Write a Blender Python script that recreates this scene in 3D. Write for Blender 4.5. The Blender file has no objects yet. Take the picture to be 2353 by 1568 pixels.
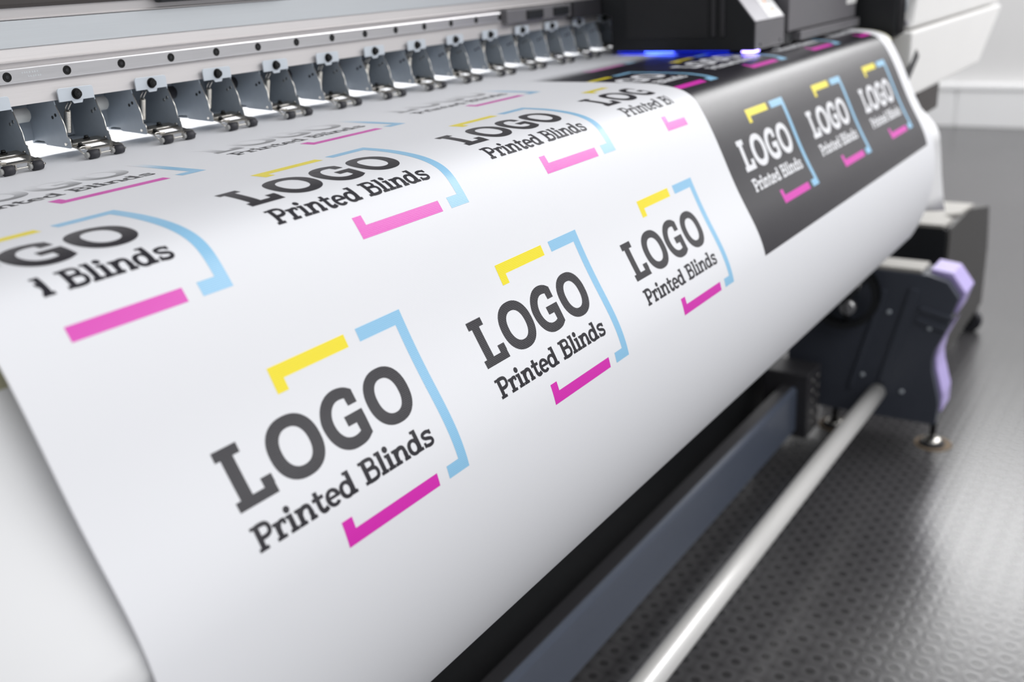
import bpy, bmesh, math
from mathutils import Vector, Matrix

# ---------------------------------------------------------------- camera, world, lights, exposure
S = bpy.context.scene
COL = S.collection
MM = 0.001
CAM = (-0.25784, -0.56028, 0.13091)
RGT = (0.5608812, -0.8259404, -0.0568742)
DWN = (-0.3173264, -0.1510230, -0.9362137)
FWD = (0.7646674, 0.5431524, -0.3467987)
cam = bpy.data.cameras.new('camera'); co = bpy.data.objects.new('camera', cam); COL.objects.link(co)
M = Matrix(((RGT[0], -DWN[0], -FWD[0], CAM[0]), (RGT[1], -DWN[1], -FWD[1], CAM[1]), (RGT[2], -DWN[2], -FWD[2], CAM[2]), (0, 0, 0, 1)))
co.matrix_world = M
cam.sensor_width = 36; cam.lens = 2294.63 / 2353 * 36
cam.clip_start = 0.01; cam.clip_end = 100
cam.dof.use_dof = True; cam.dof.focus_distance = 0.80; cam.dof.aperture_fstop = 4.5
S.camera = co

w = bpy.data.worlds.new('world'); S.world = w; w.use_nodes = True
bg = w.node_tree.nodes['Background']; bg.inputs[0].default_value = (0.93, 0.95, 1.0, 1); bg.inputs[1].default_value = 0.36

def area(name, loc, target, sx, sy, power, col=(1, 1, 1)):
    l = bpy.data.lights.new(name, 'AREA'); l.shape = 'RECTANGLE'; l.size = sx; l.size_y = sy; l.energy = power; l.color = col
    o = bpy.data.objects.new(name, l); COL.objects.link(o); o.location = loc
    d = Vector(target) - Vector(loc); o.rotation_euler = d.to_track_quat('-Z', 'Y').to_euler()
    return o
area('ceiling_light_right', (3.9, -1.9, 2.1), (3.9, -1.9, 0), 3.2, 1.9, 100, (1, 0.99, 1))
area('window_light_right', (6.1, -0.4, 1.95), (0, -0.4, 1.3), 3.6, 1.1, 76)
area('ceiling_light_front', (0.6, -2.3, 1.7), (0.7, -0.1, -0.1), 4.4, 1.5, 48)
area('wall_fill_light', (4.7, 0.6, 2.1), (6.2, 0.6, -0.2), 1.2, 4.0, 62)  # added fill light, brightens the right wall and the floor by it
area('rear_bed_fill_light', (0.75, 0.375, 0.11), (0.75, 0.37, 0.0), 1.8, 0.02, 2.5)  # added strip light, whitens the sheet behind the roller back plate
S.view_settings.view_transform = 'Standard'; S.view_settings.look = 'None'
S.view_settings.gamma = 1; S.view_settings.use_curve_mapping = False
S.view_settings.exposure = 0.17

# ---------------------------------------------------------------- materials
def mat(name, col, rough=0.5, metal=0.0, spec=0.5, coat=0.0):
    m = bpy.data.materials.new(name); m.use_nodes = True
    b = m.node_tree.nodes['Principled BSDF']
    b.inputs['Base Color'].default_value = (*col, 1); b.inputs['Roughness'].default_value = rough
    b.inputs['Metallic'].default_value = metal; b.inputs['Specular IOR Level'].default_value = spec
    if coat: b.inputs['Coat Weight'].default_value = coat
    return m
def nodes(m): return m.node_tree.nodes, m.node_tree.links
def srgb(r, g, b):
    f = lambda c: ((c / 255 + 0.055) / 1.055) ** 2.4 if c > 10 else c / 255 / 12.92
    return (f(r), f(g), f(b))
def noise_vary(m, scale, amount, stretch=(1, 1, 1), bump=0.0, rough_amt=0.0):
    """subtle procedural variation of colour, gloss and relief"""
    n, l = nodes(m); b = n['Principled BSDF']
    tc = n.new('ShaderNodeTexCoord'); mp = n.new('ShaderNodeMapping'); mp.inputs['Scale'].default_value = stretch
    ns = n.new('ShaderNodeTexNoise'); ns.inputs['Scale'].default_value = scale; ns.inputs['Detail'].default_value = 4
    l.new(tc.outputs['Object'], mp.inputs['Vector']); l.new(mp.outputs[0], ns.inputs['Vector'])
    base = tuple(b.inputs['Base Color'].default_value)
    mx = n.new('ShaderNodeMix'); mx.data_type = 'RGBA'
    mx.inputs[6].default_value = tuple(c * (1 - amount) for c in base[:3]) + (1,)
    mx.inputs[7].default_value = tuple(min(1, c * (1 + amount)) for c in base[:3]) + (1,)
    l.new(ns.outputs['Fac'], mx.inputs[0]); l.new(mx.outputs[2], b.inputs['Base Color'])
    if rough_amt:
        r = b.inputs['Roughness'].default_value; mr = n.new('ShaderNodeMapRange')
        mr.inputs[3].default_value = max(0.02, r - rough_amt); mr.inputs[4].default_value = r + rough_amt
        l.new(ns.outputs['Fac'], mr.inputs[0]); l.new(mr.outputs[0], b.inputs['Roughness'])
    if bump:
        bp = n.new('ShaderNodeBump'); bp.inputs['Strength'].default_value = bump; bp.inputs['Distance'].default_value = 0.001
        l.new(ns.outputs['Fac'], bp.inputs['Height']); l.new(bp.outputs[0], b.inputs['Normal'])
    return m

PAPER = mat('white_blind_fabric', (0.83, 0.835, 0.86), 0.5, 0, 0.35)
def weave(m, strength):
    n, l = nodes(m); b = n['Principled BSDF']
    uv = n.new('ShaderNodeUVMap'); sp = n.new('ShaderNodeSeparateXYZ'); l.new(uv.outputs[0], sp.inputs[0])
    mu = n.new('ShaderNodeMath'); mu.operation = 'MULTIPLY'; mu.inputs[1].default_value = 2 * math.pi / 1.25
    l.new(sp.outputs[1], mu.inputs[0])
    si = n.new('ShaderNodeMath'); si.operation = 'SINE'; l.new(mu.outputs[0], si.inputs[0])
    bp = n.new('ShaderNodeBump'); bp.inputs['Strength'].default_value = strength; bp.inputs['Distance'].default_value = 0.0002
    l.new(si.outputs[0], bp.inputs['Height']); l.new(bp.outputs[0], b.inputs['Normal'])
    return m
weave(PAPER, 0.04)
def ink(name, col, rough, spec):
    """ink over the fabric; the vertex attribute print_density is how much ink has been laid down so far"""
    m = weave(mat(name, col, rough, 0, spec), 0.10); n, l = nodes(m); b = n['Principled BSDF']
    at = n.new('ShaderNodeAttribute'); at.attribute_name = 'print_density'
    mx = n.new('ShaderNodeMix'); mx.data_type = 'RGBA'
    mx.inputs[6].default_value = (0.83, 0.835, 0.86, 1); mx.inputs[7].default_value = (*col, 1)
    l.new(at.outputs['Fac'], mx.inputs[0])
    for sock, lo, hi in (('Roughness', 0.5, rough), ('Specular IOR Level', 0.35, spec)):
        g = n.new('ShaderNodeMapRange'); g.inputs[3].default_value = lo; g.inputs[4].default_value = hi
        l.new(at.outputs['Fac'], g.inputs[0]); l.new(g.outputs[0], b.inputs[sock])
    sn = [k for k in n if k.type == 'MATH' and k.operation == 'SINE'][0]
    mr = n.new('ShaderNodeMapRange'); mr.inputs[1].default_value = -1; mr.inputs[3].default_value = 0.86; mr.inputs[4].default_value = 1.14; l.new(sn.outputs[0], mr.inputs[0])
    m2 = n.new('ShaderNodeMix'); m2.data_type = 'RGBA'; m2.blend_type = 'MULTIPLY'; m2.inputs[0].default_value = 1
    l.new(mx.outputs[2], m2.inputs[6]); l.new(mr.outputs[0], m2.inputs[7]); l.new(m2.outputs[2], b.inputs['Base Color'])
    return m
BLACK = ink('black_ink', (0.012, 0.010, 0.016), 0.31, 0.55)
YELLOW = ink('yellow_ink', (0.94, 0.78, 0.010), 0.31, 0.5)
CYAN = ink('light_blue_ink', (0.29, 0.58, 0.82), 0.31, 0.5)
MAGENTA = ink('magenta_ink', (0.72, 0.025, 0.46), 0.31, 0.5)
WHITEINK = ink('unprinted_white', (0.83, 0.835, 0.86), 0.5, 0.35)

ALU = noise_vary(mat('brushed_aluminium', (0.66, 0.635, 0.63), 0.42, 0.65), 60, 0.05, (0.25, 30, 30), 0.03, 0.05)
ALU2 = noise_vary(mat('satin_aluminium', (0.66, 0.69, 0.71), 0.5, 0.55), 60, 0.05, (0.2, 40, 40), 0.02, 0.04)
STEEL = noise_vary(mat('ground_steel', (0.76, 0.75, 0.755), 0.34, 0.9), 80, 0.06, (0.3, 20, 20), 0.02, 0.05)
ARM = noise_vary(mat('dull_nickel_arm', (0.40, 0.38, 0.345), 0.32, 0.9), 60, 0.08)
ROLLCORE = noise_vary(mat('grey_roller_core', (0.36, 0.36, 0.35), 0.45), 60, 0.05)
BRIGHT = noise_vary(mat('bright_steel', (0.62, 0.60, 0.56), 0.22, 1.0), 60, 0.05)
SLATE = noise_vary(mat('slate_blue_sheet_metal', (0.34, 0.385, 0.435), 0.40, 0.1), 150, 0.08, (1, 1, 1), 0.02)
TAB = noise_vary(mat('pale_blue_zinc_sheet', (0.62, 0.67, 0.72), 0.4, 0.3), 80, 0.05)
RUBBER = noise_vary(mat('black_rubber', (0.022, 0.022, 0.028), 0.6), 200, 0.2, (1, 1, 1), 0.05)
BOLT = noise_vary(mat('black_oxide_bolt', (0.02, 0.02, 0.02), 0.32, 0.6), 100, 0.2)
NYLON = noise_vary(mat('white_nylon', (0.75, 0.76, 0.74), 0.5), 50, 0.03)
DARKP = noise_vary(mat('black_plastic', (0.010, 0.011, 0.013), 0.5), 90, 0.15, (1, 1, 1), 0.03)
DARKP2 = noise_vary(mat('charcoal_plastic', (0.035, 0.034, 0.038), 0.45), 90, 0.1, (1, 1, 1), 0.03)
SIDEP = noise_vary(mat('matt_black_panel', (0.018, 0.018, 0.020), 0.5), 90, 0.1)
GREYP = noise_vary(mat('grey_painted_metal', (0.15, 0.146, 0.155), 0.45), 90, 0.06)
SILVP = noise_vary(mat('silver_grey_cover', (0.40, 0.39, 0.42), 0.4), 60, 0.05)
WHITEP = noise_vary(mat('white_moulded_cover', (0.86, 0.85, 0.83), 0.38), 8, 0.02)
APRON = noise_vary(mat('white_front_cover', (0.88, 0.88, 0.885), 0.5), 8, 0.02)
BEIGE = noise_vary(mat('beige_platen_edge', (0.55, 0.53, 0.36), 0.5), 30, 0.05)
NAVY = noise_vary(mat('navy_beam_paint', (0.075, 0.09, 0.125), 0.36), 40, 0.06, (1, 1, 1), 0.01)
NAVYD = noise_vary(mat('dark_navy_panel', (0.056, 0.063, 0.083), 0.42), 40, 0.08, (1, 1, 1), 0.01)
LILAC = noise_vary(mat('lilac_edge_trim', (0.50, 0.42, 0.78), 0.4), 20, 0.04)
CREAM = noise_vary(mat('cream_top_cover', (0.40, 0.385, 0.355), 0.45), 20, 0.04)
ROD = noise_vary(mat('satin_steel_rod', (0.82, 0.81, 0.79), 0.33, 0.3), 30, 0.03, (0.3, 10, 10), 0.0, 0.03)
BROWN = noise_vary(mat('brown_black_metal', (0.05, 0.043, 0.04), 0.5), 40, 0.1)
BOXG = noise_vary(mat('dark_grey_cabinet', (0.045, 0.043, 0.041), 0.5), 20, 0.08)
TAN = noise_vary(mat('tan_fibre_pad', (0.20, 0.15, 0.10), 0.8), 60, 0.2)
STICKER = mat('white_sticker', (0.85, 0.85, 0.83), 0.4)
ORANGE = mat('orange_print', (0.75, 0.28, 0.08), 0.5)
INKGREY = mat('grey_print', (0.35, 0.34, 0.34), 0.5)
def emit(name, col, s):
    m = bpy.data.materials.new(name); m.use_nodes = True; n, l = nodes(m); n.remove(n['Principled BSDF'])
    e = n.new('ShaderNodeEmission'); e.inputs[0].default_value = (*col, 1); e.inputs[1].default_value = s
    l.new(e.outputs[0], n['Material Output'].inputs[0]); return m
UV = emit('uv_lamp_glow', (0.30, 0.22, 1.0), 11)
UVB = emit('blue_lamp_glow', (0.06, 0.12, 1.0), 9)
UVD = emit('deep_blue_strip', (0.01, 0.03, 0.9), 2.0)
LEDW = emit('led_white', (1, 0.98, 0.95), 4)

# ---------------------------------------------------------------- helpers
class MB:
    """collects boxes, prisms, tubes and strips in millimetres, then links them as ONE mesh object"""
    def __init__(self): self.bm = bmesh.new(); self.mats = []; self.mi = 0
    def use(self, m):
        if m not in self.mats: self.mats.append(m)
        self.mi = self.mats.index(m); return self
    def face(self, pts):
        vs = [self.bm.verts.new(Vector(p) * MM) for p in pts]
        f = self.bm.faces.new(vs); f.material_index = self.mi; return f
    def box(self, x0, x1, y0, y1, z0, z1, bev=0.0):
        b2 = bmesh.new(); bmesh.ops.create_cube(b2, size=1)
        for v in b2.verts:
            v.co = Vector(((x0 + x1) / 2 + v.co.x * (x1 - x0), (y0 + y1) / 2 + v.co.y * (y1 - y0), (z0 + z1) / 2 + v.co.z * (z1 - z0))) * MM
        if bev: bmesh.ops.bevel(b2, geom=b2.edges[:], offset=bev * MM, segments=2, profile=0.6, affect='EDGES')
        self.merge(b2); return self
    def merge(self, b2):
        vm = {}
        for v in b2.verts: vm[v] = self.bm.verts.new(v.co)
        for f in b2.faces:
            try:
                nf = self.bm.faces.new([vm[v] for v in f.verts]); nf.material_index = self.mi; nf.smooth = f.smooth
            except ValueError: pass
        b2.free()
    def prism(self, poly, axis, a, b, bev=0.0):
        """poly: 2-D outline in the two other axes (order x,y,z without axis), extruded from a to b"""
        b2 = bmesh.new()
        def P(p, t):
            q = list(p); q.insert(axis, t); return Vector(q) * MM
        lo = [b2.verts.new(P(p, a)) for p in poly]; hi = [b2.verts.new(P(p, b)) for p in poly]
        n = len(poly)
        b2.faces.new(lo); b2.faces.new(hi[::-1])
        for i in range(n): b2.faces.new((lo[i], hi[i], hi[(i + 1) % n], lo[(i + 1) % n]))
        bmesh.ops.recalc_face_normals(b2, faces=b2.faces[:])
        if bev: bmesh.ops.bevel(b2, geom=b2.edges[:], offset=bev * MM, segments=2, profile=0.6, affect='EDGES')
        self.merge(b2); return self
    def cyl(self, p, q, r, seg=24, r2=None, bev=0.0):
        p = Vector(p) * MM; q = Vector(q) * MM; d = q - p
        b2 = bmesh.new()
        bmesh.ops.create_cone(b2, cap_ends=True, segments=seg, radius1=r * MM, radius2=(r if r2 is None else r2) * MM, depth=d.length)
        if bev:
            ed = [e for e in b2.edges if len(e.link_faces) == 2 and any(len(f.verts) > 4 for f in e.link_faces)]
            bmesh.ops.bevel(b2, geom=ed, offset=bev * MM, segments=2, affect='EDGES')
        mt = Matrix.Translation((p + q) / 2) @ d.to_track_quat('Z', 'Y').to_matrix().to_4x4()
        bmesh.ops.transform(b2, matrix=mt, verts=b2.verts)
        for f in b2.faces: f.smooth = len(f.verts) == 4
        self.merge(b2); return self
    def tube(self, pts, r, seg=8):
        pts = [Vector(p) * MM for p in pts]; rings = []
        for i, p in enumerate(pts):
            t = (pts[min(i + 1, len(pts) - 1)] - pts[max(i - 1, 0)]).normalized()
            a = t.orthogonal().normalized() if i == 0 else (prev - t * prev.dot(t)).normalized()
            prev = a; b = t.cross(a)
            rings.append([self.bm.verts.new(p + (a * math.cos(k * 2 * math.pi / seg) + b * math.sin(k * 2 * math.pi / seg)) * r * MM) for k in range(seg)])
        for r0, r1 in zip(rings, rings[1:]):
            for k in range(seg):
                f = self.bm.faces.new((r0[k], r0[(k + 1) % seg], r1[(k + 1) % seg], r1[k])); f.smooth = True; f.material_index = self.mi
        for rr in (rings[0][::-1], rings[-1]):
            f = self.bm.faces.new(rr); f.material_index = self.mi
        return self
    def build(self, name, m=None, parent=None, base=(0, 0, 0)):
        me = bpy.data.meshes.new(name); bmesh.ops.recalc_face_normals(self.bm, faces=self.bm.faces[:])
        off = Vector(base) * MM
        for v in self.bm.verts: v.co -= off
        self.bm.to_mesh(me); self.bm.free()
        for x in ([m] if m else self.mats): me.materials.append(x)
        o = bpy.data.objects.new(name, me); COL.objects.link(o); o.location = off
        if parent: o.parent = parent; o.matrix_parent_inverse = Matrix.Identity(4)
        return o
def empty(name, loc=(0, 0, 0)):
    o = bpy.data.objects.new(name, None); COL.objects.link(o); o.location = Vector(loc) * MM; o.empty_display_size = 0.05
    return o
def tag(o, label=None, cat=None, group=None, kind=None):
    if label: o['label'] = label
    if cat: o['category'] = cat
    if group: o['group'] = group
    if kind: o['kind'] = kind
    return o

# ---------------------------------------------------------------- the sheet's side profile (mm): y forward is negative, s runs along the feed
THETA = [0.8, 0.3, 1.1, 4.6, 9.4, 22.6, 51.8, 59.4, 62.9, 64.8, 65.2, 63.5, 61.2, 60.1, 63.2, 70.5, 78.7]
def th(s):
    if s <= 0: return 0.0
    if s >= 320: return min(78.7 + (s - 320) * 0.2265, 200)
    i = int(s // 20); a = s / 20 - i
    def cr(k): return THETA[max(0, min(16, k))]
    p0, p1, p2, p3 = cr(i - 1), cr(i), cr(i + 1), cr(i + 2)
    return p1 + 0.5 * a * (p2 - p0 + a * (2 * p0 - 5 * p1 + 4 * p2 - p3 + a * (3 * (p1 - p2) + p3 - p0)))
PY, PZ = [40.0], [0.0]
for k in range(900):
    t = math.radians(th(k + 0.5)); PY.append(PY[-1] - math.cos(t)); PZ.append(PZ[-1] - math.sin(t))
def prof(s, h=0.0):
    """point of the sheet at feed length s, lifted h along the outer normal"""
    if s < 0: y, z, t = 40.0 - s, 0.0, 0.0
    else:
        i = int(s); a = s - i; y = PY[i] + a * (PY[i + 1] - PY[i]); z = PZ[i] + a * (PZ[i + 1] - PZ[i]); t = math.radians(th(s))
    return (y - math.sin(t) * h, z + math.cos(t) * h)
def density(s):
    """0 where the head has laid no ink yet, 1 where the print is finished"""
    a = max(0.0, min(1.0, (s + 124) / 52)); return a * a * (3 - 2 * a)

# ---------------------------------------------------------------- the setting
F = -880.0
def floor_mat():
    m = mat('studded_rubber_floor', (0.16, 0.16, 0.165), 0.26, 0, 1.0); n, l = nodes(m); b = n['Principled BSDF']
    tc = n.new('ShaderNodeTexCoord'); mp = n.new('ShaderNodeMapping'); mp.inputs['Scale'].default_value = (29.0, 29.0, 1)
    l.new(tc.outputs['Object'], mp.inputs[0])
    def cell(off):
        ad = n.new('ShaderNodeVectorMath'); ad.operation = 'ADD'; ad.inputs[1].default_value = (off, off, 0); l.new(mp.outputs[0], ad.inputs[0])
        fr = n.new('ShaderNodeVectorMath'); fr.operation = 'FRACTION'; l.new(ad.outputs[0], fr.inputs[0])
        su = n.new('ShaderNodeVectorMath'); su.operation = 'SUBTRACT'; su.inputs[1].default_value = (0.5, 0.5, 0); l.new(fr.outputs[0], su.inputs[0])
        fl = n.new('ShaderNodeVectorMath'); fl.operation = 'MULTIPLY'; fl.inputs[1].default_value = (1, 1, 0); l.new(su.outputs[0], fl.inputs[0])
        le = n.new('ShaderNodeVectorMath'); le.operation = 'LENGTH'; l.new(fl.outputs[0], le.inputs[0]); return le.outputs['Value']
    d1 = cell(0.0); d2 = cell(0.5)
    def ramp(src, stops):
        r = n.new('ShaderNodeValToRGB'); e = r.color_ramp.elements
        while len(e) < len(stops): e.new(0.5)
        for el, (p, v) in zip(e, stops): el.position = p; el.color = (v, v, v, 1)
        l.new(src, r.inputs[0]); return r.outputs[0]
    c1 = ramp(d1, [(0.0, 0.34), (0.17, 0.40), (0.25, 0.95), (0.36, 1.0), (0.46, 0.80), (0.6, 0.80)])
    c2 = ramp(d2, [(0.0, 0.62), (0.12, 0.66), (0.17, 1.0), (0.3, 1.0)])
    mul = n.new('ShaderNodeMix'); mul.data_type = 'RGBA'; mul.blend_type = 'MULTIPLY'; mul.inputs[0].default_value = 1
    l.new(c1, mul.inputs[6]); l.new(c2, mul.inputs[7])
    ns = n.new('ShaderNodeTexNoise'); ns.inputs['Scale'].default_value = 3.5; ns.inputs['Detail'].default_value = 5; l.new(tc.outputs['Object'], ns.inputs['Vector'])
    rr = n.new('ShaderNodeMapRange'); rr.inputs[3].default_value = 0.75; rr.inputs[4].default_value = 1.2; l.new(ns.outputs['Fac'], rr.inputs[0])
    m2 = n.new('ShaderNodeMix'); m2.data_type = 'RGBA'; m2.blend_type = 'MULTIPLY'; m2.inputs[0].default_value = 1
    l.new(mul.outputs[2], m2.inputs[6]); l.new(rr.outputs[0], m2.inputs[7])
    m3 = n.new('ShaderNodeMix'); m3.data_type = 'RGBA'; m3.blend_type = 'MULTIPLY'; m3.inputs[0].default_value = 1
    m3.inputs[7].default_value = (0.075, 0.073, 0.076, 1); l.new(m2.outputs[2], m3.inputs[6]); l.new(m3.outputs[2], b.inputs['Base Color'])
    h = ramp(d1, [(0.0, 0.2), (0.2, 0.25), (0.26, 1.0), (0.38, 1.0), (0.45, 0.0), (0.6, 0.0)])
    bp = n.new('ShaderNodeBump'); bp.inputs['Strength'].default_value = 0.14; bp.inputs['Distance'].default_value = 0.001
    l.new(h, bp.inputs['Height']); l.new(bp.outputs[0], b.inputs['Normal'])
    return m
WALLM = noise_vary(mat('painted_wall', (0.66, 0.655, 0.65), 0.7), 3, 0.04, (1, 1, 1), 0.02)
TRUNK = noise_vary(mat('white_trunking', (0.80, 0.80, 0.80), 0.45), 4, 0.02)
b = MB(); b.box(-3500, 6400, -4500, 4200, F - 60, F); tag(b.build('floor', floor_mat()), kind='structure')
b = MB(); b.box(6220, 6320, -4500, 4200, F, 2600); tag(b.build('wall_right', WALLM), kind='structure')
b = MB(); b.box(-3500, 6220, 4100, 4200, F, 2600); tag(b.build('wall_back', WALLM), kind='structure')
b = MB()
b.box(6150, 6219, 694, 4100, F, F + 245, 4); b.box(6150, 6219, -4500, 680, F, F + 245, 4); b.box(6165, 6219, 680, 694, F, F + 240)
b.box(6140, 6219, -4500, 4100, F + 215, F + 238, 3)
tag(b.build('baseboard_right', TRUNK), kind='structure')

# ---------------------------------------------------------------- the printer
printer = tag(empty('wide_format_printer', (800, 200, F)), 'large white and aluminium wide-format printer with a row of pinch rollers over its bed', 'printer')
PR = (800, 200, F)
def pp(mb, name, m=None): 
    o = mb.build(name, m, printer, (0, 0, 0)); o.location = Vector(PR) * -MM; return o
X0, X1 = -260.0, 1640.0
# aluminium beam over the bed: stepped extrusion, profile in (y, z)
b = MB()
b.use(ALU).prism([(254.5, 50), (300, 50), (300, 126), (255.2, 126), (255.4, 118.8), (254, 118), (254, 117.2), (256, 117), (257.4, 95.5), (256.2, 85.6), (253, 84.8), (253, 84.2), (256.5, 83.6), (257, 80.5), (256.5, 67.6)], 0, X0, X1)
pp(b, 'aluminium_beam')
b = MB(); b.use(ALU2).prism([(255.7, 116.6), (254.6, 116.3), (255.9, 95.4), (258.6, 95.0)], 0, X0, X1)
pp(b, 'satin_face_strip')
b = MB(); b.box(X0, X1, 252, 460, 126, 300, 3); pp(b, 'upper_hood', BROWN)
# linear rail with counter-bored screws
b = MB()
b.use(STEEL).prism([(256.5, 67.8), (252.4, 68.0), (252.0, 69.0), (252.0, 78.6), (252.6, 79.6), (256.5, 80.2)], 0, X0, 905)
rail = pp(b, 'linear_rail')
def rel(mb, name, m, parent): 
    """sub-part: geometry is in world mm, the parent part sits at the printer's origin shift"""
    o = mb.build(name, m, parent); return o
for k in range(-8, 14):
    x = 200.7 + 54 * k
    if k < -1: continue
    b = MB().use(BOLT); b.cyl((x, 252.6, 73.5), (x, 251.9, 73.5), 3.9, 28); b.use(DARKP).cyl((x, 252.4, 73.5), (x, 251.7, 73.5), 1.6, 6)
    b.use(BOLT).tube([(x + 3.4 * math.cos(a * math.pi / 14), 251.9, 73.5 + 3.4 * math.sin(a * math.pi / 14)) for a in range(29)], 0.35, 6)
    rel(b, 'rail_screw', None, rail)
# faint engraving between the first two screws
b = MB().use(ALU2)
for z, xs_ in ((75.6, (214, 216.2, 218, 220.4, 223, 225, 227.4)), (72.4, (219, 221, 223.4, 225.2, 227.6, 229.6))):
    for x in xs_: b.box(x, x + 0.5, 251.93, 252.05, z - 0.8, z + 0.8); b.box(x + 0.5, x + 1.3, 251.93, 252.05, z - 0.15, z + 0.15)
rel(b, 'engraved_mark', None, rail)
b = MB().use(GREYP); b.box(912, 1080, 246, 258, 64, 82, 1.5); b.use(DARKP).box(960, 1000, 243, 247, 67, 79, 1); b.box(1030, 1070, 243, 247, 67, 79, 1); b.use(DARKP2).box(1080, 1200, 240, 258, 60, 84, 1.5)
pp(b, 'slide_block')
# small dark cover under the hood
b = MB().use(DARKP); b.box(356, 521, 244, 254, 122.4, 160, 2.5); b.use(BOLT).cyl((366, 244.3, 126), (366, 243.4, 126), 1.5, 16)
pp(b, 'sensor_cover')
# slate back plate behind the rollers
b = MB().box(X0, X1, 299, 302, 14.6, 50); b.box(X0, X1, 296, 300, 46, 50); pp(b, 'roller_back_plate', SLATE)

# pinch roller assemblies: part with its own sub-parts
def lever_plate(x, t, rev):
    m = MB()
    out = [(256.4, 50), (255.6, 46.0), (248.2, 29), (247.4, 19.4), (244.6, 18.2), (243.6, 10.2), (246, 9.4)] + ([(300, 9.6), (300, 50)] if rev else [(281, 11), (283.2, 14.4), (300, 14.8), (300, 50)])
    m.use(SLATE).prism(out, 0, x - t / 2, x + t / 2, 0.15)
    # bright cut edge along the front
    m.use(BRIGHT).tube([(x, y - 0.15, z) for y, z in out[1:6]], 0.42, 6)
    for (y, z) in ((262.8, 35.5), (257.8, 37.6)):
        m.use(BRIGHT if rev else BOLT).cyl((x - t / 2 - 0.25, y, z), (x + t / 2 + 0.25, y, z), 1.5, 16)
    m.use(BRIGHT).cyl((x - t / 2 - 0.9, 250.5, 13), (x + t / 2 + 0.9, 250.5, 13), 1.2, 14)
    return m
def pinch_unit():
    """built around bolt x = 0 at the printer's own y, z"""
    subs = []
    m = MB().use(TAB)
    tab = []
    for cx, cz, a0 in ((-15.0, 57.2, 180), (14.6, 56.8, 90)):
        for k in range(5):
            a = math.radians(a0 - k * 22.5); tab.append((cx + 2.2 * math.cos(a), cz + 2.2 * math.sin(a)))
    tab += [(16.8, 48.2), (-17.2, 48.2)]
    m.prism(tab, 1, 250.6, 252.0, 0.2); m.prism([(-5.5, 48.6), (6, 48.6), (4.5, 45.6), (-3.5, 45.6)], 1, 251, 252)
    subs.append(('mounting_tab', m, None))
    m = MB().use(BOLT); m.cyl((0, 251, 53.4), (0, 249.8, 53.4), 4.7, 28, bev=0.2); m.cyl((0, 249.8, 53.4), (0, 246.6, 53.4), 3.5, 24, 3.1, bev=0.3)
    m.use(DARKP).box(-1.7, 1.7, 246.4, 247, 53, 53.8); m.box(-0.4, 0.4, 246.4, 247, 51.7, 55.1)
    subs.append(('screw', m, None))
    subs.append(('side_plate', lever_plate(-18.6, 0.9, False), None)); subs.append(('side_plate', lever_plate(20.0, 0.9, True), None))
    m = MB().use(SLATE); m.box(-18.4, 19.8, 258, 303, 11.6, 12.8, 0.2); m.box(-18.4, 19.8, 299, 303, 11.6, 18); m.prism([(299, 14), (299, 50), (296.5, 50), (296.5, 14)], 0, -18.4, 19.8)
    subs.append(('inner_bracket', m, None))
    # spring: helix leaning inside the bracket
    m = MB().use(BRIGHT); pts = []
    n = 20
    for k in range(n * 8 + 1):
        u = k / (n * 8); a = k * math.pi / 4
        pts.append((-6.5 - 1.6 * u + 2.8 * math.cos(a), 259 + 3 * u + 2.8 * math.sin(a), 39 - 18 * u))
    m.tube(pts, 0.55, 5); m.tube([(-6.5, 259, 39), (-5.6, 258, 41.5), (-4.4, 257, 44), (-3.2, 256.5, 45.5), (-3, 257.6, 47)], 0.6, 6)
    m.tube([(-6.5, 261, 39), (-7.0, 260.5, 42), (-4.6, 259, 46)], 0.6, 6)
    subs.append(('tension_spring', m, None))
    # roller arm: steel plate sloping down to the rollers, with a window, axle and return wire
    m = MB().use(ARM)
    za = lambda y: 6.6 + (y - 228) * 0.19
    def sl(x0, x1, y0, y1, t=1.1):
        c = [(x, y, za(y) + h) for h in (0, t) for x, y in ((x0, y0), (x1, y0), (x1, y1), (x0, y1))]
        for q in ((0, 3, 2, 1), (4, 5, 6, 7), (0, 1, 5, 4), (1, 2, 6, 5), (2, 3, 7, 6), (3, 0, 4, 7)): m.face([c[i] for i in q])
    sl(-17.2, 19.4, 247, 262); sl(11.6, 19.6, 232.5, 247); sl(14, 21.6, 229.5, 236); sl(-17.2, -9.5, 238, 247); sl(-12, 11.6, 231.5, 236.2); sl(-9.5, -6.5, 236.2, 247)
    sl(-17.2, 19.4, 250.6, 252.0, 2.0)
    m.box(9.2, 10.6, 226.4, 232, 3.0, 7.4, 0.2); m.box(-4.4, -3.2, 226.4, 233, 3.0, 7.6, 0.2)
    m.use(BRIGHT).cyl((-15.6, 247.6, 12.3), (18.6, 247.6, 12.3), 0.8, 10)
    m.use(BRIGHT).cyl((-9, 228, 4.2), (22.4, 228, 4.2), 0.85, 12)
    m.use(BRIGHT).tube([(-6, 236, 9.6), (-13, 238.5, 10.2), (-17.8, 236.5, 9.4), (-18.6, 232.5, 7.8), (-17.4, 230.4, 5.6), (-15, 228.6, 4.6), (-10, 228.2, 4.3)], 0.8, 6)
    subs.append(('roller_arm', m, None))
    for x in (-10.7, 14.3):
        m = MB().use(ROLLCORE).cyl((x - 6.6, 228, 4.2), (x - 4.0, 228, 4.2), 2.5, 20); m.use(RUBBER).cyl((x - 4.0, 228, 4.2), (x + 5.2, 228, 4.2), 3.9, 28, bev=0.6)
        m.use(BRIGHT).cyl((x + 5.2, 228, 4.2), (x + 6.8, 228, 4.2), 1.6, 12)
        subs.append(('rubber_roller', m, None))
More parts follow.
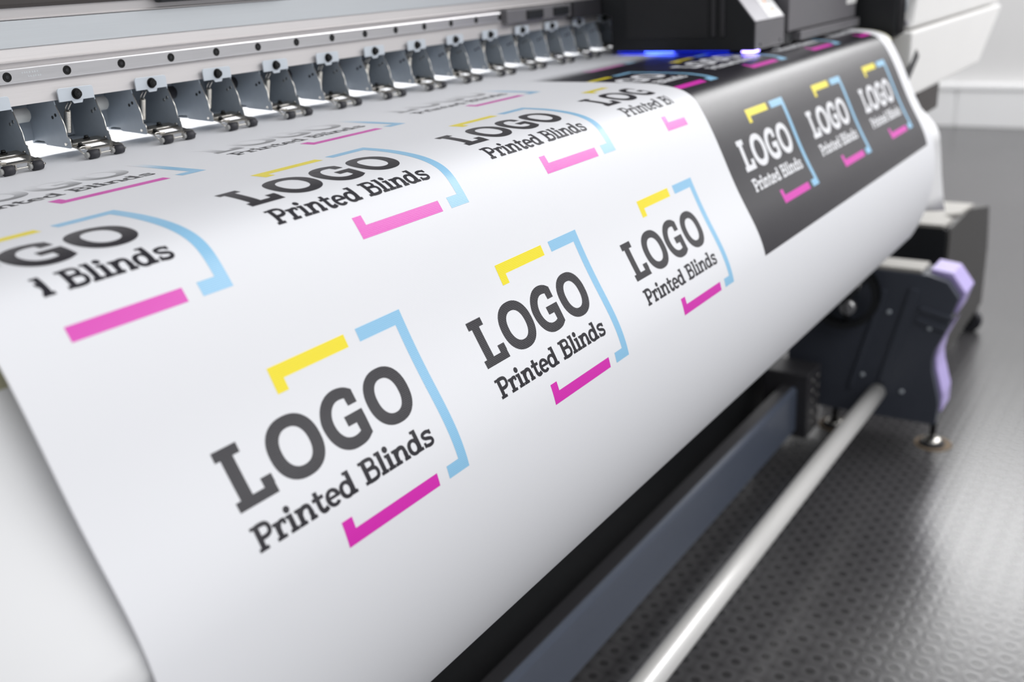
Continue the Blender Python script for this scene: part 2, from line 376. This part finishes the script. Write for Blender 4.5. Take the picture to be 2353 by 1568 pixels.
    for x, y in ((-11.0, 257), (6, 258.5), (-11.5, 242)):
        z = 7.6 + (y - 228) * 0.19
        m = MB().use(BOLT).cyl((x, y, z), (x, y, z + 0.9), 3.0, 20, bev=0.2); m.cyl((x, y, z + 0.9), (x, y, z + 3.2), 2.1, 18, 1.8, bev=0.3)
        subs.append(('arm_screw', m, None))
    return subs
def make_unit():
    root = empty('pinch_roller_unit'); root.parent = printer
    for nm, m, mm in pinch_unit():
        m.build(nm, mm, root)
    return root
unit = make_unit()
unit_children = list(unit.children)
for k in range(-1, 13):
    loc = (Vector((258.1 + 77.32 * k, 0, 0)) - Vector(PR)) * MM
    if k == -1: unit.location = loc; continue
    r = unit.copy(); COL.objects.link(r); r.location = loc
    for ch in unit_children:
        c = ch.copy(); COL.objects.link(c); c.parent = r
# white nylon spacers seen in the first gaps, black ones further on
for k in range(-1, 6):
    x = 258.1 + 77.32 * k
    b = MB().use(NYLON if k < 1 else RUBBER).cyl((x + 21, 286, 38.5), (x + 50, 286, 38.5), 6.2, 28, bev=1.2)
    pp(b, 'nylon_spacer' if k < 1 else 'rubber_spacer')['label'] = 'white nylon spacer' if k < 1 else 'black rubber spacer'
# bed under the sheet
b = MB(); n = 60
pts = [(prof(-380 + (480) * i / n, -0.8)) for i in range(n + 1)] + [prof(100 + i * 6, -0.8 if i < 4 else -0.8 - (i - 3) * 4) for i in range(1, 9)]
poly = pts + [(prof(142, -30)), (60, -40), (430, -60)]
b.prism(poly, 0, X0, 1645); pp(b, 'print_bed', BEIGE)
# white front cover below the bed: right edge flares, outline in rows (offset from the sheet, right end x)
rows = [(140, 21, 1640), (150, 21, 1640), (160, 21, 1640), (175, 20, 1640), (190, 18.5, 1640), (205, 17, 1643), (220, 15, 1650), (235, 13, 1660), (250, 11, 1669), (262, 9.5, 1676), (275, 8, 1684), (288, 6.5, 1690), (300, 4.2, 1692), (312, 3.0, 1693)]
prof_ap = [(prof(s, -g), x) for s, g, x in rows]
prof_ap += [((-156, -206), 1712), ((-152, -240), 1750), ((-149, -284), 1786), ((-147, -330), 1826), ((-145, -374), 1868)]
b = MB(); bmx = b.bm; grid = []
for k, ((y, z), xr) in enumerate(prof_ap):
    row = []
    for x in (X0, 0, 600, 1200, 1632, xr - 1.0, xr):
        yy, zz = (y, z) if x > 1632 or z > -290 else (y + 1, -290 + (z + 290) * 0.4)
        row.append(bmx.verts.new(Vector((x, yy, zz)) * MM))
    grid.append(row)
for r0, r1 in zip(grid, grid[1:]):
    for i in range(6):
        f = bmx.faces.new((r0[i], r0[i + 1], r1[i + 1], r1[i])); f.smooth = True
ap = pp(b, 'front_cover', APRON)
so = ap.modifiers.new('thickness', 'SOLIDIFY'); so.thickness = 0.002; so.offset = -1
# right-hand white end cover
b = MB().use(WHITEP)
low = [(1700, -13), (2556, -13), (2556, -24), (2345, -131), (1700, -131)]
b.prism(low, 1, -95, 420, 5)
pp(b, 'end_cover_lower')
b = MB().use(WHITEP)
up = [(1728, -9), (2560, -9), (2700, 330), (1790, 330), (1752, 40)]
b.prism(up, 1, -88, 420, 8)
pp(b, 'end_cover_upper')
b = MB().use(DARKP2).prism([(1672, -88), (1692, -98), (1756, -60), (1734, -46)], 1, -97.5, -93, 1.5)
pp(b, 'latch')
b = MB().box(1790, 1968, -92, 380, -182, -131, 3); b.box(1745, 1800, -60, 300, -400, -131, 3); pp(b, 'lower_bracket', BROWN)
b = MB().box(-300, 1786, 185, 205, -870, -430, 2); pp(b, 'under_machine_shade_panel', DARKP)  # added black sheet standing in for the shadow beneath the machine
# black side frame between bed and end cover
b = MB().use(DARKP).box(1668, 1727, -72, 420, -20, 420, 3)
for xx in (1680, 1704): b.use(DARKP2).cyl((xx, -74, -15), (xx, -74, 120), 5, 16)
b.use(SILVP).cyl((1722, -78, -4), (1722, -78, 6), 3.5, 16); b.use(TAB).cyl((1712, -77, 22), (1712, -77, 60), 3.5, 16)
pp(b, 'side_frame')

# ---------------------------------------------------------------- carriage
CAR = (1400, 120, 40)
carriage = tag(empty('print_carriage', CAR), 'black print carriage with glowing violet lamp at the right end of the rail', 'print carriage')
def cp(mb, name, m=None):
    o = mb.build(name, m, carriage); o.location = Vector(CAR) * -MM; return o
b = MB().use(DARKP)
b.prism([(-8, 4.5), (-8, 44), (20, 78), (60, 150), (238, 150), (238, 62), (222, 56), (222, 4.5)], 0, 1158, 1276, 1.2)
cp(b, 'head_housing')
b = MB().use(DARKP2)
b.use(SIDEP).prism([(62, 24), (62, 150), (196, 150), (196, 24)], 0, 1156.6, 1158.5, 0.6); cp(b, 'side_panel')
b = MB().use(DARKP2).box(1154.5, 1158.5, 36, 42, 25, 150, 1); b.box(1154.5, 1158.5, 50, 56, 25, 150, 1); cp(b, 'panel_rib')
b = MB().use(GREYP).prism([(1160, 5), (1275, 5), (1275, 43.5), (1160, 43.5)], 1, -9.6, -7.6, 0.6)
b.use(DARKP).cyl((1178, -9.4, 12), (1178, -10.6, 12), 1.8, 16); b.cyl((1258, -9.4, 12), (1258, -10.6, 12), 1.8, 16)
cp(b, 'front_plate')
# sloping cover with its warning sticker
def slope(x, u, h):
    """u mm up the sloping cover from its lower front edge"""
    d = Vector((0, 28, 34)).normalized(); nn = Vector((0, -34, 28)).normalized()
    return Vector((x, -8, 44)) + d * u + nn * h
def slab(mb, x0, x1, u0, u1, h0, h1):
    c = [slope(x, u, h) for h in (h0, h1) for x, u in ((x0, u0), (x1, u0), (x1, u1), (x0, u1))]
    for q in ((0, 3, 2, 1), (4, 5, 6, 7), (0, 1, 5, 4), (1, 2, 6, 5), (2, 3, 7, 6), (3, 0, 4, 7)): mb.face([c[i] for i in q])
b = MB().use(SILVP); slab(b, 1159, 1275, 0, 44, 0.2, 1.6); cp(b, 'sloping_cover')
b = MB().use(STICKER); slab(b, 1216, 1272, 2.5, 42, 1.6, 1.9)
b.use(ORANGE)
for x, u in ((1236, 27), (1243, 12)): slab(b, x, x + 7, u, u + 6, 1.9, 2.0)
b.use(INKGREY)
for x, u, wd in ((1222, 36, 12), (1248, 34, 18), (1222, 30, 10), (1248, 29, 16), (1222, 20, 12), (1254, 14, 14), (1222, 8, 14)): slab(b, x, x + wd, u, u + 1.6, 1.9, 2.0)
cp(b, 'warning_sticker')['label'] = 'white warning sticker with orange and grey marks'
b = MB().use(UV).box(1157.2, 1178, -9, 10, 2.6, 4.6, 0.5); cp(b, 'uv_lamp')['label'] = 'glowing violet lamp'
b = MB().use(UVB).box(1158.5, 1176, 118, 166, 3.2, 4.8, 0.5); cp(b, 'blue_lamp')['label'] = 'glowing blue lamp'
b = MB().use(UVD).box(1158.5, 1176, 30, 212, 4.0, 5.2, 0.5); cp(b, 'lamp_strip')
b = MB().use(DARKP2).box(1276, 1296, 10, 222, 6, 150, 1)
b.use(DARKP).box(1292, 1330, -4, 30, 1.5, 20, 1); cp(b, 'coupling_block')
b = MB().use(GREYP).box(1298, 1640, -8, 220, 20, 150, 2); cp(b, 'lamp_housing')
b = MB().use(GREYP).box(1338, 1648, -14, 40, 4, 18, 1.5); cp(b, 'lower_lip')
b = MB().use(STICKER).box(1585, 1640, -8.6, -7.8, 44, 54); cp(b, 'small_sticker')

# ---------------------------------------------------------------- printed sheet
sheet = None
XL, XR = -27.0, 1630.0
b = MB(); bmx = b.bm; uvl = bmx.loops.layers.uv.new('UVMap')
ss = [-390 + 10 * i for i in range(39)] + [2.5 * i for i in range(0, 200)]
xs = [XL, XL + 0.4] + [XL + (XR - XL) * i / 22 for i in range(1, 22)] + [XR - 0.4, XR]
grid = []
for s in ss:
    y, z = prof(s); grid.append([bmx.verts.new(Vector((x, y, z)) * MM) for x in xs])
for j in range(len(ss) - 1):
    for i in range(24):
        f = bmx.faces.new((grid[j][i], grid[j + 1][i], grid[j + 1][i + 1], grid[j][i + 1])); f.smooth = True
        for lp, (u, v) in zip(f.loops, ((xs[i], ss[j]), (xs[i], ss[j + 1]), (xs[i + 1], ss[j + 1]), (xs[i + 1], ss[j]))): lp[uvl].uv = (u, v)
sheet = b.build('printed_sheet', PAPER)
md = sheet.modifiers.new('thickness', 'SOLIDIFY'); md.thickness = 0.0003; md.offset = -1
tag(sheet, 'wide white blind fabric draped over the printer, printed with coloured logos', 'printed fabric')

# ---- logo artwork, flat: u to the right, v down (mm)
def ellq(cx, cy, rx, ry, irx, iry, a0=0, a1=360, n=44, e=2.25):
    def pt(a, r1, r2):
        c, s = math.cos(math.radians(a)), math.sin(math.radians(a))
        return (cx + r1 * math.copysign(abs(c) ** (2 / e), c), cy + r2 * math.copysign(abs(s) ** (2 / e), s))
    q = []
    for k in range(n):
        t0 = a0 + (a1 - a0) * k / n; t1 = a0 + (a1 - a0) * (k + 1) / n
        q.append([pt(t0, rx, ry), pt(t1, rx, ry), pt(t1, irx, iry), pt(t0, irx, iry)])
    return q
def strip(out, inn): return [[out[i], out[i + 1], inn[i + 1], inn[i]] for i in range(len(out) - 1)]
def smooth(p, n=5):
    r = []
    for i in range(len(p) - 1):
        p0, p1, p2, p3 = p[max(i - 1, 0)], p[i], p[i + 1], p[min(i + 2, len(p) - 1)]
        for k in range(n):
            a = k / n
            r.append(tuple(p1[j] + 0.5 * a * (p2[j] - p0[j] + a * (2 * p0[j] - 5 * p1[j] + 4 * p2[j] - p3[j] + a * (3 * (p1[j] - p2[j]) + p3[j] - p0[j]))) for j in (0, 1)))
    return r + [p[-1]]
def stroke(p, w, n=5):
    p = smooth(p, n) if n > 1 else p; o, i2 = [], []
    for k in range(len(p)):
        a, c = p[max(k - 1, 0)], p[min(k + 1, len(p) - 1)]; dx, dy = c[0] - a[0], c[1] - a[1]; L = math.hypot(dx, dy) or 1
        ww = w if not isinstance(w, (list, tuple)) else w[0] + (w[1] - w[0]) * k / (len(p) - 1)
        o.append((p[k][0] - dy / L * ww / 2, p[k][1] + dx / L * ww / 2)); i2.append((p[k][0] + dy / L * ww / 2, p[k][1] - dx / L * ww / 2))
    return strip(o, i2)
def rect(x0, y0, x1, y1): return [[(x0, y0), (x1, y0), (x1, y1), (x0, y1)]]
def big_letters():
    q = []
    q += rect(-60, 30.7, -41.8, 37) + rect(-56.2, 36.9, -47.2, 62.5) + rect(-60, 62.3, -30.2, 68.6) + rect(-38.2, 56.5, -29.8, 62.4)
    q += ellq(-5.3, 49.8, 20.8, 20.1, 11.2, 12.4) + ellq(80.0, 49.8, 20.2, 20.1, 10.4, 12.4)
    out = smooth([(53.4, 34.2), (47.4, 30.8), (38.8, 29.6), (30.4, 31.6), (23.6, 36.8), (19.4, 44.6), (18.8, 52), (20.6, 59.5), (25, 65.6), (31.8, 69.2), (39.5, 70.0), (47.4, 68.9), (53.9, 65.6)], 4)
    inn = smooth([(44.8, 37.7), (42, 37.3), (38.4, 37.3), (34.6, 38.6), (31.2, 41.6), (28.8, 46.2), (28.3, 51.6), (29.4, 56.2), (32, 59.9), (35.3, 61.7), (39, 62.3), (42.4, 62.0), (45.4, 61.2)], 4)
    q += strip(out, inn) + [[(44.8, 37.7), (53.4, 34.2), (53.4, 43.3), (45.2, 43.3)]]
    q += [[(37.9, 48.5), (54.4, 48.4), (54.4, 55.4), (37.9, 55.3)], [(45.4, 55.2), (54.4, 55.2), (53.9, 65.6), (45.4, 61.2)]]
    return q
W_, T_ = 3.6, 2.3
def foot(x0, x1): return rect(x0, 0, x1, T_)
def glyph(c):
    st = lambda x, y0, y1: rect(x - W_ / 2, y0, x + W_ / 2, y1)
    if c == 'P': return st(3.8, 0, 15.6) + foot(0.4, 7.4) + rect(0, 13.5, 4, 15.6) + stroke([(4, 14.5), (8.4, 14.5), (11.2, 13.5), (12.1, 10.9), (11.2, 8.3), (8.4, 7.2), (4, 7.2)], 2.81), 13.6
    if c == 'B': return st(3.8, 0, 15.6) + rect(0.2, 0, 4, T_) + rect(0.2, 13.5, 4, 15.6) + stroke([(4, 14.6), (8.6, 14.6), (11, 13.8), (11.7, 11.7), (11, 9.5), (8.4, 8.6), (4, 8.6)], 2.59) + stroke([(4, 8.4), (9, 8.4), (12.1, 7.4), (13, 4.7), (12, 2.0), (9, 1.1), (4, 1.1)], 2.70), 14.6
    if c == 'r': return st(3.5, 0, 11) + foot(0.2, 7.4) + rect(0.4, 9.0, 3.6, 11) + stroke([(4, 6.6), (5.4, 9.4), (7.2, 10.2), (9.2, 9.9)], 2.59) + rect(7.9, 7.4, 10.1, 10.9), 10.2
    if c == 'i': return st(3.4, 0, 11) + foot(0.2, 6.6) + rect(0.4, 9.0, 3.6, 11) + ellq(3.2, 14.2, 2.3, 2.3, 0.02, 0.02, n=16, e=2), 6.8
    if c == 'l': return st(3.4, 0, 15.8) + foot(0.2, 6.6) + rect(0.2, 13.8, 3.6, 15.8), 6.8
    if c == 'n': return st(3.3, 0, 11) + foot(0.1, 6.3) + rect(0.3, 9.0, 3.6, 11) + stroke([(3.8, 6.6), (5.6, 9.2), (8.2, 9.9), (10.5, 9.2), (11.2, 6.6), (11.2, 4)], 3.04) + st(11.2, 0, 6) + foot(8.8, 14.2), 14.4
    if c == 't': return rect(0, 8.6, 8.8, 11) + stroke([(3.8, 14.2), (3.8, 8), (3.9, 3.6), (5.0, 1.5), (7.2, 1.2), (9.4, 2.2)], 3.26), 9.6
    if c == 'e': return ellq(5.6, 5.4, 5.8, 5.8, 2.6, 3.4, 0, 318, n=30, e=2.1) + rect(2.4, 4.6, 11.1, 6.6), 11.6
    if c == 'd': return ellq(5.4, 5.3, 5.6, 5.7, 2.4, 3.2, n=30, e=2.2) + st(10.0, 0, 15.8) + foot(9, 13.2) + rect(6.6, 13.8, 10.1, 15.8), 13.4
    if c == 's': return stroke([(9.9, 8.6), (8.0, 9.8), (5.4, 10.0), (2.9, 9.3), (2.4, 7.7), (4.0, 6.2), (6.6, 5.4), (9.2, 4.3), (9.6, 2.4), (8.0, 1.0), (5.0, 0.8), (2.4, 1.4)], 2.59) + rect(8.8, 7.3, 10.8, 10.7) + rect(1.0, 0, 3.1, 3.7), 11.4
def small_text():
    q = []
    for word, u0, u1 in (('Printed', -60.3, 22.2), ('Blinds', 29.3, 100.0)):
        gs = [glyph(c) for c in word]; tot = sum(a for _, a in gs); k = (u1 - u0) / tot; u = u0
        for g, a in gs:
            for poly in g: q.append([(u + x * k, 94.0 - y) for x, y in poly])
            u += a * k
    return q
t_ = 9.17
ART = [('Y', rect(0, 0, 67.4, t_) + rect(0, t_, t_, 17.1)),
       ('C', rect(78.6, 0, 124, t_) + rect(124 - t_, t_, 124, 122.1) + rect(101.3, 122.1 - t_, 124 - t_, 122.1)),
       ('M', rect(0, 122.1 - t_, 90.5, 122.1) + rect(0, 105.1, t_, 122.1 - t_)),
       ('K', big_letters() + small_text())]
def logo(name, x0, s0, k, parent, lift, letter, clip=(-1e9, 1e9), fade=True):
    """one printed logo as one mesh following the sheet"""
    mats = [YELLOW, CYAN, MAGENTA, letter]; bm = bmesh.new(); cnt = 0
    for mi, (c, polys) in enumerate(ART):
        for p in polys:
            if mi == 3: cnt += 1
            h = lift + (0.003 * (cnt % 12) if mi == 3 else 0)
            try: f = bm.faces.new([bm.verts.new((u, v, h)) for u, v in p])
            except ValueError: continue
            f.material_index = mi
    def cut(co, no, clear_o=False, clear_i=False):
        bmesh.ops.bisect_plane(bm, geom=bm.verts[:] + bm.edges[:] + bm.faces[:], plane_co=co, plane_no=no, clear_outer=clear_o, clear_inner=clear_i)
    if clip[0] > -1e8: cut((clip[0], 0, 0), (1, 0, 0), clear_i=True)
    if clip[1] < 1e8: cut((clip[1], 0, 0), (1, 0, 0), clear_o=True)
    v = -1.37
    while v < 125:
        cut((0, v, 0), (0, 1, 0)); v += 2.0
    uvl = bm.loops.layers.uv.new('UVMap'); dl = bm.verts.layers.float.new('print_density')
    bmesh.ops.recalc_face_normals(bm, faces=bm.faces[:])
    for f in bm.faces:
        for lp in f.loops: lp[uvl].uv = (x0 + lp.vert.co.x * k, s0 + lp.vert.co.y * k)
    for vt in bm.verts:
        s = s0 + vt.co.y * k; y, z = prof(s, vt.co.z); vt[dl] = density(s) if fade else 1.0
        vt.co = Vector((x0 + vt.co.x * k, y, z)) * MM
    if fade: bmesh.ops.delete(bm, geom=[f for f in bm.faces if all(q[dl] < 0.004 for q in f.verts)], context='FACES')
    for f in bm.faces:
        f.smooth = True; s_t = f.calc_center_median()
        nrm = f.normal if f.normal.length else Vector((0, 0, 1))
    bm.normal_update()
    for f in bm.faces:
        if f.normal.dot(Vector((0, -0.6, 0.8))) < 0: f.normal_flip()
    me = bpy.data.meshes.new(name); bm.to_mesh(me); bm.free()
    for m in mats: me.materials.append(m)
    o = bpy.data.objects.new(name, me); COL.objects.link(o); o.parent = parent
    return o
xD, xA, xH, P = -2.4, 116.6, 119.8, 241.06
s1, s2, s0_ = 18.8, 195.1, -158.66
CLIP_L, CLIP_R = 27.0, 48.0
for k in range(3): logo('printed_logo', xA + k * P, s2, 1, sheet, 0.08, BLACK)
for k in range(-1, 4): 
    if k >= 0: logo('printed_logo', xD + k * P, s1, 1, sheet, 0.08, BLACK, (14.9 if k == 0 else -1e9, 48.4 if k == 3 else 1e9))
for k in range(-1, 3): logo('printed_logo', xH + k * P, s0_, 1, sheet, 0.08, BLACK)
# black printed panel
PL, PRX, PS = 817.2, 1584.1, 313.3
b = MB(); bmx = b.bm; uvl = bmx.loops.layers.uv.new('UVMap'); dl = bmx.verts.layers.float.new('print_density')
ss = [-140 + 4 * i for i in range(35)] + [0 + PS * i / 126 for i in range(127)]; xs = [PL + (PRX - PL) * i / 12 for i in range(13)]
grid = []
for s in ss:
    y, z = prof(s, 0.06); row = []
    for x in xs:
        vt = bmx.verts.new(Vector((x, y, z)) * MM); vt[dl] = density(s); row.append(vt)
    grid.append(row)
for j in range(len(ss) - 1):
    for i in range(12):
        f = bmx.faces.new((grid[j][i], grid[j + 1][i], grid[j + 1][i + 1], grid[j][i + 1])); f.smooth = True
        for lp, (u, v) in zip(f.loops, ((xs[i], ss[j]), (xs[i], ss[j + 1]), (xs[i + 1], ss[j + 1]), (xs[i + 1], ss[j]))): lp[uvl].uv = (u, v)
panel = b.build('printed_black_panel', BLACK, sheet)
panel['label'] = 'black printed rectangle with white-lettered logos'
xK, pK, sK = 922.6, 243.18, 147.65
for k in range(3): logo('printed_logo', xK + k * pK, sK, 1.022, panel, 0.13, WHITEINK)
for k in range(4): logo('printed_logo', xK - 123 + k * pK, sK - 178, 1.022, panel, 0.13, WHITEINK, (18 if k == 0 else -1e9, 54 if k == 3 else 1e9))
for k in range(3): logo('printed_logo', xK + 3 + k * pK, sK - 356, 1.022, panel, 0.13, WHITEINK)

# ---------------------------------------------------------------- take-up unit
TU = (1790, 0, F)
take = tag(empty('take_up_unit', TU), 'dark navy take-up stand with long beam and lilac-edged end plate under the fabric', 'take-up unit')
def tp(mb, name, m=None, parent=None):
    o = mb.build(name, m, parent or take); o.location = (Vector(TU) * -MM) if parent is None else Vector((0, 0, 0)); return o
b = MB().prism([(75, -828), (75, -737), (77.5, -731.5), (83, -729), (108, -729), (112, -733), (112, -828), (109, -831), (78, -831)], 0, -300, 1668); tp(b, 'beam', NAVY)
b = MB().box(-300, 1668, 84, 108, -729.5, -727.5, 0.5); tp(b, 'beam_top_shade_strip', DARKP2)  # dark strip stands in for the shade on the beam's top face
b = MB().use(DARKP2).box(1668, 1752, 52, 150, -846, -700, 4)
for z in (-722, -745, -768, -795, -820):
    b.use(BRIGHT).cyl((1700, 52.5, z), (1700, 50.5, z), 3, 14); b.cyl((1735, 52.5, z), (1735, 50.5, z), 3, 14)
tp(b, 'beam_bracket')
plate = [(140, -488), (-142, -490), (-179, -500), (-202, -531), (-190, -575), (-189, -593), (-166, -650), (-163, -672), (-165, -695), (-181, -754), (-183, -770), (-181, -814), (140, -819)]
b = MB().prism(plate, 0, 1790, 1812, 2); ep = tp(b, 'end_plate', NAVYD)
for pts, wd in (([(-118, -520), (-68, -735)], 9), ([(-58, -530), (-2, -760)], 5), ([(-130, -560), (-195, -575)], 5), ([(-126, -585), (-185, -600)], 5)):
    b = MB(); (y0, z0), (y1, z1) = pts; L = math.hypot(y1 - y0, z1 - z0); ny, nz = -(z1 - z0) / L * wd, (y1 - y0) / L * wd
    b.prism([(y0 + ny, z0 + nz), (y1 + ny, z1 + nz), (y1 - ny, z1 - nz), (y0 - ny, z0 - nz)], 0, 1784, 1792, 2); tp(b, 'pressed_rib', NAVYD, ep)
for y, z in ((-71, -577), (-153, -601), (-26, -726), (-109, -750)):
    b = MB().cyl((1790.5, y, z), (1786.5, y, z), 4.5, 20, bev=1); tp(b, 'plate_screw', TAB, ep)
lil = [(-141, -482), (-183, -487), (-211, -525), (-198, -570), (-190, -570), (-202, -531), (-179, -500), (-141, -490)]
b = MB().prism(lil, 0, 1812, 1892, 2); tp(b, 'upper_edge_trim', LILAC)['label'] = 'lilac edge trim'
lil2 = [(-192, -592), (-172, -643), (-168, -673), (-171, -695), (-187, -750), (-187, -790), (-180, -790), (-180, -754), (-164, -695), (-162, -672), (-165, -650), (-178, -610)]
b = MB().prism(lil2, 0, 1812, 1885, 2); tp(b, 'lower_edge_trim', LILAC)['label'] = 'lilac edge trim'
body = [(140, -490), (-140, -490), (-178, -502), (-200, -531), (-186, -590), (-163, -650), (-162, -694), (-179, -754), (-179, -812), (140, -812)]
b = MB().prism(body, 0, 1812, 1870, 2); tp(b, 'motor_housing', NAVYD)
b = MB().box(1795, 1862, -128, 140, -490, -481, 3); tp(b, 'top_cover', CREAM)
# flange of the take-up roll, mostly hidden by the sheet
b = MB(); cy, cz = 14, -537
for k in range(48):
    a0, a1 = 2 * math.pi * k / 48, 2 * math.pi * (k + 1) / 48
    for (r0, r1, x0, x1) in ((60, 74, 1740, 1760),):
        P8 = [(x, cy + r * math.cos(a), cz + r * math.sin(a)) for x in (x0, x1) for r, a in ((r0, a0), (r1, a0), (r1, a1), (r0, a1))]
        for q in ((0, 3, 2, 1), (4, 5, 6, 7), (0, 1, 5, 4), (2, 3, 7, 6)): b.face([P8[i] for i in q])
b.use(DARKP)
for a in (20, 140, 260):
    a = math.radians(a); b.tube([(1752, cy, cz), (1752, cy + 62 * math.cos(a), cz + 62 * math.sin(a))], 7, 8)
b.cyl((1744, cy, cz), (1790, cy, cz), 18, 28)
fl = tp(b, 'roll_flange')
b = MB().use(BRIGHT).cyl((1742, cy - 26, cz + 22), (1760, cy - 26, cz + 22), 9, 20, bev=1); tp(b, 'hub_insert', None, fl); b = MB().use(STEEL).cyl((1746, cy - 10, cz - 30), (1762, cy - 10, cz - 30), 15, 24, bev=1); tp(b, 'hub_insert', None, fl)
b = MB().cyl((-300, -60, -758), (1786, -60, -758), 18.5, 48, bev=2); tp(b, 'tension_rod', ROD)['label'] = 'pale satin steel rod'
for y in (-150, 60):
    b = MB().use(BOLT).cyl((1834, y - 20, -872), (1834, y - 20, -812), 7, 18); b.use(BRIGHT).cyl((1834, y - 20, F + 6), (1834, y - 20, F + 18), 24, 32, 14, bev=2); b.use(RUBBER).cyl((1834, y - 20, F + 2), (1834, y - 20, F + 7), 26, 32)
    b.use(TAN).cyl((1838, y - 22, F), (1838, y - 22, F + 2), 38, 32)
    tp(b, 'levelling_foot')

# ---------------------------------------------------------------- cabinet on castors behind the take-up end
CB = (2300, 0, F)
cab = tag(empty('floor_cabinet', CB), 'dark grey cabinet with pale notched top, on castors beyond the lilac-edged end plate', 'cabinet')
def kb(mb, name, m=None): o = mb.build(name, m, cab); o.location = Vector(CB) * -MM; return o
b = MB().use(BOXG).prism([(2120, -490), (2128, -474), (2352, -474), (2360, -480), (2600, -525), (2630, -600), (2645, -650), (2645, -812), (2120, -812)], 1, -112, 160, 3)
for x in (2205, 2215, 2225): pass
kb(b, 'cabinet_body')
b = MB().use(DARKP).box(2112, 2121, -106, 158, -812, -476, 1); kb(b, 'side_panel')
b = MB().use(CREAM).prism([(2114, -98), (2180, -104), (2215, -76), (2245, -106), (2352, -116), (2352, 160), (2114, 160)], 2, -474, -466, 1.5); kb(b, 'top_panel')
for x, y in ((2595, -96), (2160, -90), (2595, 130)):
    b = MB().use(RUBBER).cyl((x - 14, y, F + 30), (x + 14, y, F + 30), 30, 28, bev=4); b.use(BOLT).box(x - 20, x + 20, y - 14, y + 14, F + 46, F + 70, 2); b.cyl((x - 20, y, F + 30), (x + 20, y, F + 30), 8, 16)
    kb(b, 'castor')
